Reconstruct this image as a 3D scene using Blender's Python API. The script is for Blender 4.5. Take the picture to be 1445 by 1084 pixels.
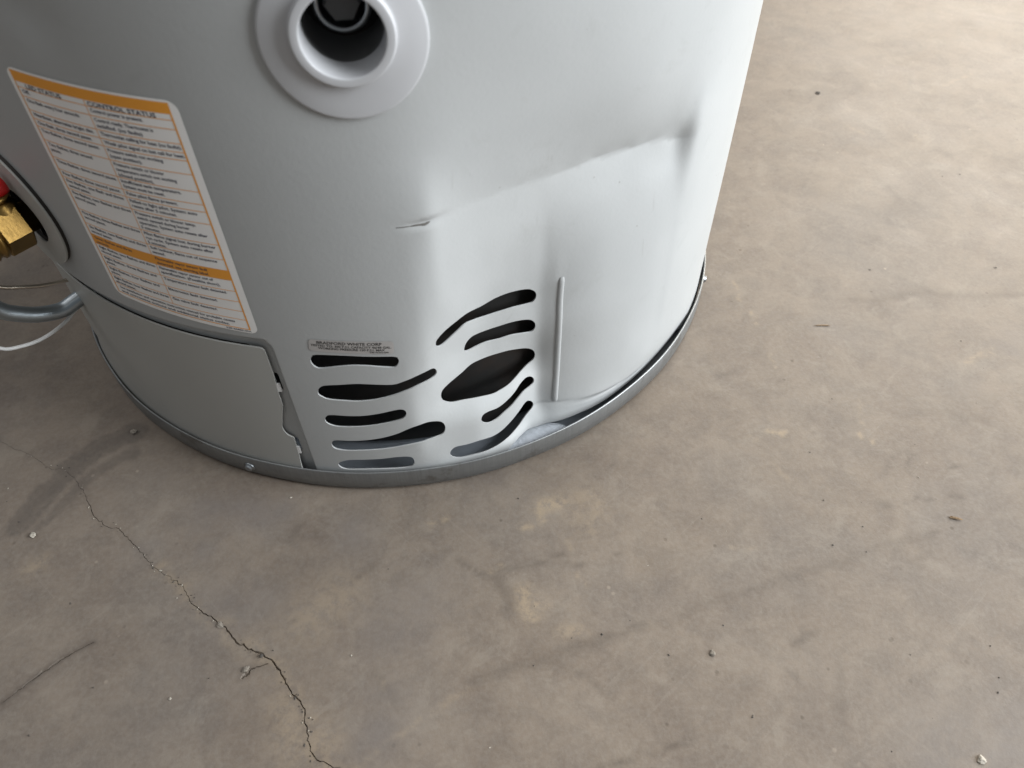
import bpy, math, random
import numpy as np
from mathutils import Vector, Matrix
from mathutils.geometry import delaunay_2d_cdt

scene = bpy.context.scene
for o in list(bpy.data.objects): bpy.data.objects.remove(o, do_unlink=True)
COL = scene.collection
rng = np.random.default_rng(7); random.seed(7)

# ------------------------------------------------------------------ camera
CAM_D, CAM_H, PITCH, YAW, ROLL, FPX = 0.5990, 0.4787, 0.8676, 0.1690, -0.0189, 1087.5
fw = Vector((math.sin(YAW)*math.cos(PITCH), math.cos(YAW)*math.cos(PITCH), -math.sin(PITCH)))
rt = Vector((math.cos(YAW), -math.sin(YAW), 0)); up = rt.cross(fw)
r2 = rt*math.cos(ROLL) + up*math.sin(ROLL); u2 = up*math.cos(ROLL) - rt*math.sin(ROLL)
cd = bpy.data.cameras.new('camera'); cam = bpy.data.objects.new('camera', cd); COL.objects.link(cam)
M = Matrix((r2, u2, -fw)).transposed().to_4x4(); M.translation = (0, -CAM_D, CAM_H); cam.matrix_world = M
cd.sensor_width = 36; cd.lens = FPX/1445*36; cd.clip_start = .01; cd.clip_end = 200
cd.dof.use_dof = True; cd.dof.focus_distance = .53; cd.dof.aperture_fstop = 9.0
scene.camera = cam

# ------------------------------------------------------------------ light
w = bpy.data.worlds.new('World'); scene.world = w; w.use_nodes = True
bg = w.node_tree.nodes['Background']; bg.inputs[0].default_value = (.90, .96, 1, 1); bg.inputs[1].default_value = .205
def area(name, loc, target, sx, sy, power, col):
    l = bpy.data.lights.new(name, 'AREA'); l.shape = 'RECTANGLE'; l.size = sx; l.size_y = sy; l.energy = power; l.color = col
    o = bpy.data.objects.new(name, l); COL.objects.link(o); o.location = loc
    o.rotation_euler = (Vector(target) - Vector(loc)).to_track_quat('-Z', 'Y').to_euler(); return o
area('doorway_light', (2.1, -.95, 1.10), (.15, .0, .1), 1.4, 1.6, 120, (.93, .97, 1))
area('far_doorway_light', (2.0, 1.45, 1.3), (.5, .1, 0), 1.5, 1.5, 88, (1, .925, .81))
area('ceiling_light', (-.2, -1.0, 2.8), (-.1, -.3, 0), 2.4, 2.0, 12, (1, .97, .95))
area('side_fill_light', (-1.5, .35, 2.5), (-.5, -.1, 0), 1.4, 1.4, 15, (1, .96, .93))  # unseen fill lamp, added to lift the floor left of the tank
scene.view_settings.view_transform = 'Standard'; scene.view_settings.look = 'None'
scene.view_settings.gamma = 1; scene.view_settings.exposure = 0.0; scene.view_settings.use_curve_mapping = False

# ------------------------------------------------------------------ materials
class NT:
    def __init__(s, name):
        s.m = bpy.data.materials.new(name); s.m.use_nodes = True; s.t = s.m.node_tree; s.b = s.t.nodes['Principled BSDF']
    def n(s, typ, **kw):
        x = s.t.nodes.new(typ)
        for k, v in kw.items():
            if k[0] == '_': setattr(x, k[1:], v)
            else:
                x.inputs[int(k[1:]) if k[0] == 'i' and k[1:].isdigit() else k.replace('_', ' ')].default_value = v
        return x
    def l(s, a, b): s.t.links.new(a, b)
    def coord(s, scale=(1, 1, 1)):
        c = s.n('ShaderNodeTexCoord'); mp = s.n('ShaderNodeMapping'); mp.inputs['Scale'].default_value = scale; s.l(c.outputs['Object'], mp.inputs['Vector']); return mp.outputs[0]
    def noise(s, v, scale, detail=4, rough=.55, dist=0):
        x = s.n('ShaderNodeTexNoise', Scale=scale, Detail=detail, Roughness=rough, Distortion=dist); s.l(v, x.inputs['Vector']); return x.outputs['Fac']
    def ramp(s, f, stops):
        x = s.n('ShaderNodeValToRGB'); e = x.color_ramp.elements
        while len(e) < len(stops): e.new(.5)
        for k, (p, c) in zip(e, stops): k.position = p; k.color = (c, c, c, 1) if np.isscalar(c) else (*c, 1)
        s.l(f, x.inputs[0]); return x.outputs[0]
    def mix(s, f, a, b, blend='MIX'):
        x = s.n('ShaderNodeMix', _data_type='RGBA', _blend_type=blend)
        for v, k in ((f, 0), (a, 6), (b, 7)):
            if hasattr(v, 'is_output'): s.l(v, x.inputs[k])
            else: x.inputs[k].default_value = v if k == 0 else (*v, 1)
        return x.outputs[2]
    def math(s, op, a, b=0, c=0):
        x = s.n('ShaderNodeMath', _operation=op)
        for i, v in enumerate((a, b, c)):
            if hasattr(v, 'is_output'): s.l(v, x.inputs[i])
            else: x.inputs[i].default_value = v
        return x.outputs[0]
    def bump(s, h, strength, dist):
        x = s.n('ShaderNodeBump', Strength=strength, Distance=dist); s.l(h, x.inputs['Height']); s.l(x.outputs[0], s.b.inputs['Normal']); return x
    def set(s, **kw):
        for k, v in kw.items():
            i = s.b.inputs[k.replace('_', ' ')]
            if hasattr(v, 'is_output'): s.l(v, i)
            elif isinstance(v, tuple): i.default_value = (*v, 1)
            else: i.default_value = v
        return s
def plain(name, col, rough=.5, metal=0, vary=.06, scale=60, bumpd=0):
    m = NT(name); v = m.coord(); f = m.noise(v, scale, 5)
    lo = tuple(c*(1-vary) for c in col); hi = tuple(min(1, c*(1+vary)) for c in col)
    m.set(Base_Color=m.mix(f, lo, hi), Metallic=metal, Roughness=m.math('MULTIPLY_ADD', f, .18, rough-.09))
    if bumpd: m.bump(m.noise(v, scale*3, 3), .5, bumpd)
    return m.m
def jacket_paint():
    m = NT('jacket_paint'); v = m.coord(); f = m.noise(v, 9, 5, .6); g = m.noise(v, 420, 3, .5)
    col = m.mix(m.ramp(f, [(.35, 0), (.7, 1)]), (.392, .402, .402), (.420, .430, .430))
    sm = m.ramp(m.noise(v, 26, 8, .7, 1.4), [(.58, 0), (.72, 1)]); col = m.mix(m.math('MULTIPLY', sm, .17), col, (.27, .265, .25))       # handling smudges
    q = m.n('ShaderNodeMapping'); q.inputs['Scale'].default_value = (230, 230, 14); c = m.n('ShaderNodeTexCoord'); m.l(c.outputs['Object'], q.inputs['Vector'])
    sc = m.math('MULTIPLY', m.ramp(m.noise(q.outputs[0], 1, 2, .4), [(.70, 0), (.74, 1)]), m.ramp(m.noise(v, 14, 2), [(.52, 0), (.6, 1)])); col = m.mix(m.math('MULTIPLY', sc, .22), col, (.27, .26, .25))
    vo = m.n('ShaderNodeTexVoronoi', Scale=90.0); m.l(v, vo.inputs['Vector'])
    sp = m.math('MULTIPLY', m.ramp(vo.outputs['Distance'], [(.04, 1), (.08, 0)]), m.ramp(m.noise(v, 17, 2), [(.60, 0), (.63, 1)])); col = m.mix(m.math('MULTIPLY', sp, .4), col, (.16, .14, .12))
    m.set(Base_Color=col, Roughness=m.math('ADD', m.math('MULTIPLY_ADD', f, .14, .42), m.math('MULTIPLY', sm, .08))); m.b.inputs['Specular IOR Level'].default_value = .36
    m.bump(g, .14, .0005); return m.m
def rusty():
    m = NT('sooty_rusty_steel'); v = m.coord(); f = m.noise(v, 24, 6, .65)
    m.set(Base_Color=m.mix(m.ramp(f, [(.48, 0), (.62, 1)]), (.016, .015, .014), (.026, .018, .014)), Roughness=.75); return m.m
MAT = {'jacket': jacket_paint(),
 'inner': plain('bare_steel_inside', (.10, .10, .10), .6),
 'panel': plain('panel_paint', (.405, .408, .39), .4, 0, .03, 14),
 'plastic': plain('white_plastic', (.47, .475, .49), .42, 0, .02, 30, .0001),
 'black': rusty(),
 'pan': plain('pan_paint', (.19, .21, .235), .5, 0, .15, 70),
 'insul': plain('fibre_insulation', (.44, .47, .51), .85, 0, .35, 90, .001),
 'paper': plain('label_paper', (.90, .89, .875), .38, 0, .03, 40),
 'orange': plain('orange_ink', (.86, .36, .045), .4, 0, .06, 60),
 'ink': plain('dark_blue_ink', (.045, .05, .085), .45, 0, .2, 90),
 'foil': plain('foil_label', (.50, .49, .485), .36, .35, .16, 60),
 'blackink': plain('black_ink', (.03, .03, .03), .5),
 'brass': plain('brass', (.25, .155, .048), .34, 1, .5, 55, .0004),
 'red': plain('red_vinyl', (.52, .012, .012), .35),
 'zinc': plain('zinc_steel', (.36, .38, .40), .32, 1, .2, 70),
 'tube': plain('silver_conduit', (.34, .38, .41), .36, 1, .2, 30),
 'whitewire': plain('white_cable', (.62, .62, .61), .4),
 'copper': plain('dull_tube', (.42, .37, .31), .3, 1),
 'scratch': plain('scraped_steel', (.115, .108, .10), .6, .3, .5, 400),
 'tab': plain('white_tab', (.82, .82, .82), .45),
 'chip': plain('concrete_chip', (.21, .185, .155), .9, 0, .3, 120, .001),
 'palechip': plain('pale_chip', (.40, .365, .31), .9, 0, .25, 150, .001),
 'darkchip': plain('dark_chip', (.06, .052, .045), .8, 0, .4, 150, .001),
 'wood': plain('dry_splinter', (.20, .13, .07), .8, 0, .4, 200, .001)}
def galv():
    m = NT('galvanised_strip'); a = m.n('ShaderNodeAttribute', _attribute_name='uv_mm')
    mp = m.n('ShaderNodeMapping'); mp.inputs['Scale'].default_value = (900, 30, 1); m.l(a.outputs['Vector'], mp.inputs['Vector'])
    st = m.noise(mp.outputs[0], 1.0, 3, .6); mp2 = m.n('ShaderNodeMapping'); mp2.inputs['Scale'].default_value = (45, 60, 1); m.l(a.outputs['Vector'], mp2.inputs['Vector'])
    sp = m.noise(mp2.outputs[0], 1.0, 4, .6)
    f = m.math('MULTIPLY_ADD', st, .55, m.math('MULTIPLY', sp, .45))
    gc = m.mix(f, (.165, .172, .178), (.36, .37, .37)); v3 = m.coord(); gc = m.mix(m.math('MULTIPLY', m.ramp(m.noise(v3, 38, 6, .7), [(.56, 0), (.66, 1)]), .5), gc, (.12, .105, .09))
    m.set(Base_Color=gc, Metallic=.8, Roughness=m.math('MULTIPLY_ADD', st, .25, .33))
    m.bump(st, .25, .0004); return m.m
MAT['galv'] = galv()
def concrete():
    m = NT('worn_concrete'); v = m.coord()
    big = m.noise(v, 3.2, 5, .6, .6); mid = m.noise(v, 13, 7, .62, .5); fine = m.noise(v, 85, 6, .65); grit = m.noise(v, 520, 3, .6)
    col = m.mix(m.ramp(big, [(.32, 0), (.68, 1)]), (0.137, 0.108, 0.085), (0.168, 0.136, 0.106))
    col = m.mix(m.ramp(mid, [(.40, .0), (.60, .9)]), col, (0.187, 0.153, 0.121))
    col = m.mix(m.math('MULTIPLY', m.ramp(m.noise(v, 21, 7, .66, .4), [(.48, 0), (.62, 1)]), .5), col, (0.105, 0.082, 0.067))
    col = m.mix(m.math('MULTIPLY', m.ramp(m.noise(v, 6.5, 6, .6, .3), [(.50, 0), (.66, 1)]), .55), col, (0.127, 0.112, 0.101))
    col = m.mix(m.math('MULTIPLY', m.ramp(fine, [(.35, 0), (.75, 1)]), .35), col, (0.204, 0.164, 0.129))
    c = m.n('ShaderNodeTexCoord')
    def turned(ang, sc, loc=(0, 0, 0)):
        a_ = m.n('ShaderNodeMapping'); a_.inputs['Rotation'].default_value = (0, 0, ang); m.l(c.outputs['Object'], a_.inputs['Vector'])
        b_ = m.n('ShaderNodeMapping'); b_.inputs['Scale'].default_value = sc; b_.inputs['Location'].default_value = loc; m.l(a_.outputs[0], b_.inputs['Vector']); return b_.outputs[0]
    # long faint sweep marks
    mp = turned(.62, (5, 42, 5))
    col = m.mix(m.math('MULTIPLY', m.ramp(m.noise(mp, 1, 5, .6, .4), [(.50, 0), (.74, 1)]), .28), col, (0.216, 0.179, 0.142))
    mp3 = turned(-.35, (4, 26, 5))
    col = m.mix(m.math('MULTIPLY', m.ramp(m.noise(mp3, 1, 5, .65, .5), [(.50, 0), (.72, 1)]), .26), col, (0.110, 0.086, 0.069))
    for ang, sy, thr, op, cc in ((.9, 260, .69, .30, (0.284, 0.249, 0.211)), (-.55, 300, .70, .30, (0.284, 0.249, 0.211)), (2.1, 220, .70, .28, (0.086, 0.074, 0.064)), (.25, 240, .71, .30, (0.267, 0.233, 0.200)), (1.5, 280, .70, .25, (0.086, 0.074, 0.064))):
        q = m.noise(turned(ang, (11, sy, 1), (sy*.1, ang*7, 0)), 1, 2, .4, .5)
        col = m.mix(m.math('MULTIPLY', m.ramp(q, [(thr, 0), (thr+.05, 1)]), op*.42), col, cc)
    # crisp small mottling
    col = m.mix(m.math('MULTIPLY', m.ramp(m.noise(v, 48, 9, .72, .6), [(.46, 0), (.58, 1)]), .25), col, (0.099, 0.083, 0.071))
    col = m.mix(m.math('MULTIPLY', m.ramp(m.noise(v, 33, 9, .75, .6), [(.53, 0), (.63, 1)]), .26), col, (0.250, 0.218, 0.179))
    col = m.mix(m.math('MULTIPLY', m.ramp(m.noise(v, 300, 4, .7), [(.40, 0), (.68, 1)]), .22), col, (.255, .232, .205))
    # pits and specks
    vo = m.n('ShaderNodeTexVoronoi', Scale=75.0); m.l(v, vo.inputs['Vector'])
    sp = m.math('MULTIPLY', m.ramp(vo.outputs['Distance'], [(.06, 1), (.13, 0)]), m.ramp(m.noise(v, 18, 2), [(.55, 0), (.62, 1)]))
    col = m.mix(m.math('MULTIPLY', sp, .55), col, (0.080, 0.062, 0.046))
    vo2 = m.n('ShaderNodeTexVoronoi', Scale=52.0); m.l(v, vo2.inputs['Vector'])
    sp2 = m.math('MULTIPLY', m.ramp(vo2.outputs['Distance'], [(.04, 1), (.09, 0)]), m.ramp(m.noise(v, 11, 2), [(.56, 0), (.60, 1)]))
    col = m.mix(m.math('MULTIPLY', sp2, .6), col, (0.307, 0.258, 0.206))
    at = m.n('ShaderNodeAttribute', _attribute_name='marks'); sx = m.n('ShaderNodeSeparateColor'); m.l(at.outputs['Color'], sx.inputs[0])
    brk = m.ramp(m.noise(v, 60, 6, .7), [(.28, .15), (.62, 1)])
    col = m.mix(m.math('MULTIPLY', sx.outputs[0], m.math('MULTIPLY_ADD', brk, .6, .4)), col, (0.064, 0.050, 0.040))
    ty = m.n('ShaderNodeAttribute', _attribute_name='arc'); col = m.mix(m.math('MULTIPLY', ty.outputs['Fac'], m.math('MULTIPLY_ADD', brk, .25, .75)), col, (0.061, 0.051, 0.045))
    col = m.mix(m.math('MULTIPLY', sx.outputs[1], m.ramp(m.noise(v, 110, 6, .75), [(.40, 0), (.56, 1)])), col, (0.277, 0.219, 0.154))
    col = m.mix(m.math('MULTIPLY', sx.outputs[2], m.ramp(m.noise(v, 26, 5, .6), [(.3, .2), (.6, 1)])), col, (0.145, 0.130, 0.122))
    m.set(Base_Color=col, Roughness=m.math('MULTIPLY_ADD', mid, .3, .40)); m.b.inputs['Specular IOR Level'].default_value = .35
    h = m.math('ADD', m.math('MULTIPLY', fine, .6), m.math('MULTIPLY', grit, .35)); h = m.math('ADD', h, m.math('MULTIPLY', mid, .8)); h = m.math('SUBTRACT', h, m.math('MULTIPLY', sp, .3))
    m.bump(h, .30, .0010); return m.m
MAT['concrete'] = concrete()

# ------------------------------------------------------------------ mesh helpers (all lengths in mm until written)
def mesh(name, V, F, mat, parent=None, smooth=True, normals=None, origin=(0, 0, 0)):
    V = np.asarray(V, float)/1000 - np.asarray(origin)/1000
    me = bpy.data.meshes.new(name); me.from_pydata(V.tolist(), [], [list(map(int, f)) for f in F]); me.update()
    me.polygons.foreach_set('use_smooth', [smooth]*len(me.polygons))
    if normals is not None: me.normals_split_custom_set_from_vertices(np.asarray(normals).tolist())
    me.materials.append(MAT[mat] if isinstance(mat, str) else mat)
    o = bpy.data.objects.new(name, me); COL.objects.link(o); o.location = np.asarray(origin)/1000
    if parent: o.parent = parent
    return o
def tag(o, label, cat=None, group=None, kind=None):
    o['label'] = label
    if cat: o['category'] = cat
    if group: o['group'] = group
    if kind: o['kind'] = kind
    return o
def inside(P, poly):
    x, y = P[:, 0], P[:, 1]; r = np.zeros(len(P), bool); poly = np.asarray(poly); n = len(poly)
    bb = (x >= poly[:, 0].min()) & (x <= poly[:, 0].max()) & (y >= poly[:, 1].min()) & (y <= poly[:, 1].max()); idx = np.where(bb)[0]
    xx, yy = x[idx], y[idx]; rr = np.zeros(len(idx), bool)
    for i in range(n):
        x1, y1 = poly[i]; x2, y2 = poly[(i+1) % n]
        c = ((y1 > yy) != (y2 > yy))
        with np.errstate(all='ignore'): rr ^= c & (xx < (x2-x1)*(yy-y1)/((y2-y1) if y2 != y1 else 1e-9) + x1)
    r[idx] = rr; return r
def catmull(P, step, closed=True):
    P = np.asarray(P, float); n = len(P); out = []
    for i in range(n if closed else n-1):
        g = lambda k: P[k % n] if closed else P[min(max(k, 0), n-1)]
        p0, p1, p2, p3 = g(i-1), g(i), g(i+1), g(i+2); m = max(1, int(round(np.linalg.norm(p2-p1)/step)))
        for t in np.arange(m)/m: out.append(.5*((2*p1) + (p2-p0)*t + (2*p0-5*p1+4*p2-p3)*t*t + (3*p1-p0-3*p2+p3)*t**3))
    if not closed: out.append(P[-1])
    return np.array(out)
def dist_poly(P, L, closed=False):
    L = np.asarray(L, float); A = L if closed else L[:-1]; B = np.roll(L, -1, 0) if closed else L[1:]; d = np.full(len(P), 1e9)
    for a, b in zip(A, B):
        ab = b-a; t = np.clip(((P-a)@ab)/max(ab@ab, 1e-9), 0, 1); d = np.minimum(d, np.hypot(*(P-a-t[:, None]*ab).T))
    return d
def cdt(outer, holes, pts, clear=.8, lines=()):
    loops = [np.asarray(outer)] + [np.asarray(h) for h in holes]
    pts = np.asarray(pts); keep = inside(pts, loops[0])
    for h in loops[1:]: keep &= ~inside(pts, h)
    for lp in loops:
        nb = np.where(keep)[0]; lo, hi = lp.min(0) - 3, lp.max(0) + 3
        nb = nb[((pts[nb] > lo) & (pts[nb] < hi)).all(1)]
        keep[nb[dist_poly(pts[nb], lp, True) < clear]] = False
    pts = pts[keep]; V = []; E = []
    for lp in loops:
        k = len(V); V += lp.tolist(); E += [(k+i, k+(i+1) % len(lp)) for i in range(len(lp))]
    for ln in lines:
        k = len(V); V += np.asarray(ln).tolist(); E += [(k+i, k+i+1) for i in range(len(ln)-1)]
    V += pts.tolist()
    r = delaunay_2d_cdt([Vector(p) for p in V], E, [], 0, 1e-5)
    Q = np.array([tuple(p) for p in r[0]]); F = np.array([f for f in r[2] if len(f) == 3]); c = Q[F].mean(1)
    ok = inside(c, loops[0])
    for h in loops[1:]: ok &= ~inside(c, h)
    F = F[ok]; a = Q[F]; ar = (a[:, 1, 0]-a[:, 0, 0])*(a[:, 2, 1]-a[:, 0, 1]) - (a[:, 1, 1]-a[:, 0, 1])*(a[:, 2, 0]-a[:, 0, 0])
    F[ar < 0] = F[ar < 0][:, ::-1]; F = F[np.abs(ar) > 1e-9]
    u, inv = np.unique(F.ravel(), return_inverse=True); return Q[u], inv.reshape(-1, 3)
def sheet(name, Q, F, P, N, thick, mat, parent, inner=None):
    """pressed sheet: outer skin with given normals, inner skin, and a rim with a softly rounded edge"""
    cnt = {}
    for f in F:
        for a, b in ((f[0], f[1]), (f[1], f[2]), (f[2], f[0])):
            cnt[(a, b)] = 1
    be = [e for e in cnt if (e[1], e[0]) not in cnt]
    n = len(P); V = [P, P - N*thick]; NN = [N, -N]; FF = F.tolist() + (F[:, ::-1] + n).tolist()
    base = 2*n; acc = {}; 
    for a, b in be:
        e = P[b]-P[a]; t = np.cross(e, N[a]); l = np.linalg.norm(t)
        if l < 1e-9: continue
        t /= l
        for k in (a, b): acc[k] = acc.get(k, 0) + t
    ids = {k: i for i, k in enumerate(acc)}; m = len(ids); ks = np.array(list(acc), int)
    T = np.array([v/max(np.linalg.norm(v), 1e-9) for v in acc.values()])
    r0 = P[ks]; e1 = N[ks]*.45 + T*.9; e1 /= np.linalg.norm(e1, axis=1)[:, None]
    V += [r0, r0 - N[ks]*thick]; NN += [e1, T - .3*N[ks]]
    for a, b in be:
        if a in ids and b in ids: FF.append([base+ids[b], base+ids[a], base+m+ids[a], base+m+ids[b]])
    o = mesh(name, np.concatenate(V), FF, mat, parent, True, np.concatenate(NN))
    return o
def lathe(prof, seg=48):             # prof: [(radius, height)] about local z
    V = []; F = []; a = np.arange(seg)*2*np.pi/seg
    for r, h in prof: V += np.c_[r*np.cos(a), r*np.sin(a), np.full(seg, h)].tolist()
    for i in range(len(prof)-1):
        for k in range(seg): F.append([i*seg+k, i*seg+(k+1) % seg, (i+1)*seg+(k+1) % seg, (i+1)*seg+k])
    return np.array(V), F
def frame(th, r, z):                 # local axes at the jacket: x round the girth, y up, z outward
    e = np.array([math.sin(th), -math.cos(th), 0]); g = np.array([math.cos(th), math.sin(th), 0]); k = np.array([0, 0, 1.])
    return lambda V: np.asarray(V)@np.array([g, k, e]) + e*r + k*z
def tube(name, pts, rad, mat, parent, seg=14, step=3):
    C = catmull(pts, step, False); T = np.gradient(C, axis=0); T /= np.linalg.norm(T, axis=1)[:, None]
    n = np.cross(T[0], (0.3, .5, .8)); V = []; F = []; a = np.arange(seg)*2*np.pi/seg
    for i in range(len(C)):
        n = n - T[i]*(n@T[i]); n /= np.linalg.norm(n); b = np.cross(T[i], n)
        V += (C[i] + rad*(np.cos(a)[:, None]*n + np.sin(a)[:, None]*b)).tolist()
    for i in range(len(C)-1):
        for k in range(seg): F.append([i*seg+k, i*seg+(k+1) % seg, (i+1)*seg+(k+1) % seg, (i+1)*seg+k])
    F += [list(range(seg))[::-1], list(range((len(C)-1)*seg, len(C)*seg))]
    return mesh(name, V, F, mat, parent)
def text_mesh(s, size):              # flat lettering as triangles, mm, origin at the left of the baseline
    c = bpy.data.curves.new('t', 'FONT'); c.body = s; c.size = size; c.resolution_u = 2; c.offset = .02*size
    o = bpy.data.objects.new('t', c); COL.objects.link(o); dg = bpy.context.evaluated_depsgraph_get(); dg.update()
    me = o.evaluated_get(dg).to_mesh(); V = np.array([v.co[:2] for v in me.vertices]).reshape(-1, 2); F = [list(p.vertices) for p in me.polygons]
    o.evaluated_get(dg).to_mesh_clear(); bpy.data.objects.remove(o); bpy.data.curves.remove(c); return V, F
class Join:
    def __init__(s): s.V = []; s.F = []
    def add(s, V, F):
        k = len(s.V); s.V += np.asarray(V).tolist(); s.F += [[i+k for i in f] for f in F]

# ------------------------------------------------------------------ measured outlines (mm, unrolled jacket u,z and floor x,y)
SLOTS = [
 [(-67.2,137.0),(-65.5,140.5),(-62.5,142.2),(-46.7,141.5),(-32.1,139.8),(-16.9,138.1),(-14.8,136.2),(-14.5,133.3),(-16.1,129.7),(-18.6,128.5),(-26.0,129.9),(-35.2,131.7),(-43.6,132.3),(-52.3,131.4),(-62.2,129.8),(-64.9,130.4),(-66.8,133.0)],
 [(-68.8,107.1),(-67.2,110.9),(-63.5,113.6),(-53.5,114.7),(-43.6,115.4),(-34.0,114.4),(-20.7,112.6),(-12.6,114.7),(-3.4,117.2),(3.9,117.6),(6.5,115.6),(7.7,111.4),(6.5,108.4),(3.1,107.6),(-5.4,107.1),(-13.7,104.9),(-24.1,101.4),(-34.4,99.0),(-44.5,98.1),(-54.3,98.9),(-63.2,100.0),(-66.8,102.1),(-68.9,104.4)],
 [(-69.9,79.2),(-67.5,83.2),(-63.2,84.0),(-53.1,83.2),(-42.8,83.3),(-32.4,85.0),(-24.0,86.9),(-18.9,87.2),(-16.3,85.1),(-16.1,81.2),(-18.5,77.6),(-23.4,75.6),(-31.9,73.7),(-42.5,71.9),(-53.1,71.2),(-62.4,71.5),(-67.4,73.2),(-69.8,75.9)],
 [(-70.9,50.6),(-69.3,54.7),(-66.4,56.0),(-57.8,55.8),(-47.1,56.3),(-36.2,58.1),(-25.2,61.5),(-14.0,66.7),(-5.3,67.5),(1.1,65.3),(6.4,61.7),(8.4,56.9),(7.4,51.8),(4.0,49.6),(-5.1,49.1),(-16.1,48.3),(-27.1,46.4),(-40.2,44.9),(-51.1,44.4),(-62.1,44.1),(-68.4,45.6),(-70.6,48.0)],
 [(-70.7,26.5),(-68.5,30.0),(-61.8,32.9),(-50.7,33.4),(-39.6,33.9),(-28.5,34.9),(-20.9,34.5),(-17.3,32.2),(-16.6,27.0),(-18.3,23.0),(-22.4,21.3),(-32.5,21.1),(-45.9,21.4),(-57.1,21.1),(-65.0,21.0),(-69.3,22.7)],
 [(9.1,139.3),(10.2,142.5),(16.1,146.5),(24.1,148.5),(32.4,149.3),(44.0,147.2),(55.5,148.2),(65.4,148.0),(75.6,146.2),(82.0,143.9),(85.9,140.2),(86.7,135.9),(84.4,132.1),(80.1,131.6),(68.5,132.9),(57.1,133.6),(47.0,134.7),(38.1,137.4),(30.8,139.6),(23.7,137.5),(16.8,135.1),(12.2,134.2),(9.7,136.1)],
 [(29.1,113.5),(30.0,117.5),(32.6,120.7),(36.4,122.2),(46.7,121.1),(56.9,120.4),(67.0,120.1),(75.7,118.8),(82.2,116.6),(85.8,112.3),(85.9,107.5),(83.1,104.6),(77.2,105.6),(66.9,107.5),(56.6,108.0),(46.3,109.7),(38.9,109.9),(32.9,110.1),(30.0,111.3)],
 [(8.5,84.7),(10.1,89.1),(16.7,91.9),(25.7,93.7),(33.4,96.2),(42.6,95.9),(53.2,94.9),(63.8,93.5),(74.8,90.4),(81.9,87.2),(86.2,83.1),(87.5,78.3),(85.8,74.1),(80.6,72.2),(75.1,70.4),(68.3,68.3),(60.9,66.5),(53.4,65.9),(47.1,66.0),(36.9,68.1),(25.7,70.5),(16.1,72.9),(11.0,76.8),(8.9,80.9)],
 [(34.8,52.5),(36.3,55.7),(40.9,56.4),(49.3,55.5),(57.5,57.1),(64.8,59.7),(71.0,62.3),(77.0,63.2),(81.6,61.4),(84.7,57.4),(84.5,53.2),(80.7,52.5),(73.4,53.8),(65.6,51.6),(60.2,49.1),(53.4,47.4),(46.8,45.2),(40.7,45.4),(36.4,48.6)],
 [(9.3,26.8),(10.3,30.2),(14.3,32.4),(22.5,31.5),(32.4,31.3),(43.0,28.4),(51.2,28.7),(60.0,32.0),(67.4,36.0),(74.4,39.9),(78.6,38.4),(83.4,32.0),(83.5,27.0),(79.5,25.6),(70.8,22.6),(62.3,21.3),(52.8,20.3),(44.6,19.4),(35.4,19.2),(25.5,19.9),(15.9,20.7),(10.7,23.4)]]
RIB = [(103.6,149.8),(102.3,114.2),(102.6,71.1),(100.6,29.6)]
SCRATCH = [(-3.6,232.6),(2.1,232.1),(7.6,231.7),(11.3,231.3),(14.1,232.0)]
PLATE = [(-64.3,155.9),(-15.5,151.8),(-16.5,140.9),(-66.0,146.1)]
CRACK = [(-344.6,-165.4),(-331.6,-178.0),(-319.2,-188.7),(-307.7,-195.9),(-298.5,-204.1),(-286.7,-214.3),(-276.2,-217.9),(-262.3,-235.1),(-257.1,-244.5),(-248.3,-262.3),(-238.4,-273.5),(-229.7,-277.2),(-220.0,-288.7),(-211.9,-298.4),(-203.7,-310.5),(-193.6,-320.2),(-181.5,-329.6),(-173.7,-344.0),(-164.1,-354.2),(-155.0,-360.7),(-143.4,-376.8),(-132.5,-384.5),(-121.7,-393.2),(-115.3,-403.1),(-109.0,-414.9),(-101.9,-425.5),(-100.4,-436.8),(-99.1,-446.8),(-94.3,-457.1),(-81.8,-463.9),(-68.6,-471.2)]
CRACK2 = [(-121.9,-394.3),(-126.9,-395.5),(-132.2,-395.6),(-135.8,-398.1),(-139.2,-401.1)]
GOUGE = [(-282.3,-389.3),(-276.4,-384.8),(-270.4,-380.0),(-264.3,-375.2),(-257.1,-370.7),(-247.8,-365.2),(-240.9,-362.7),(-233.1,-359.7)]
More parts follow.
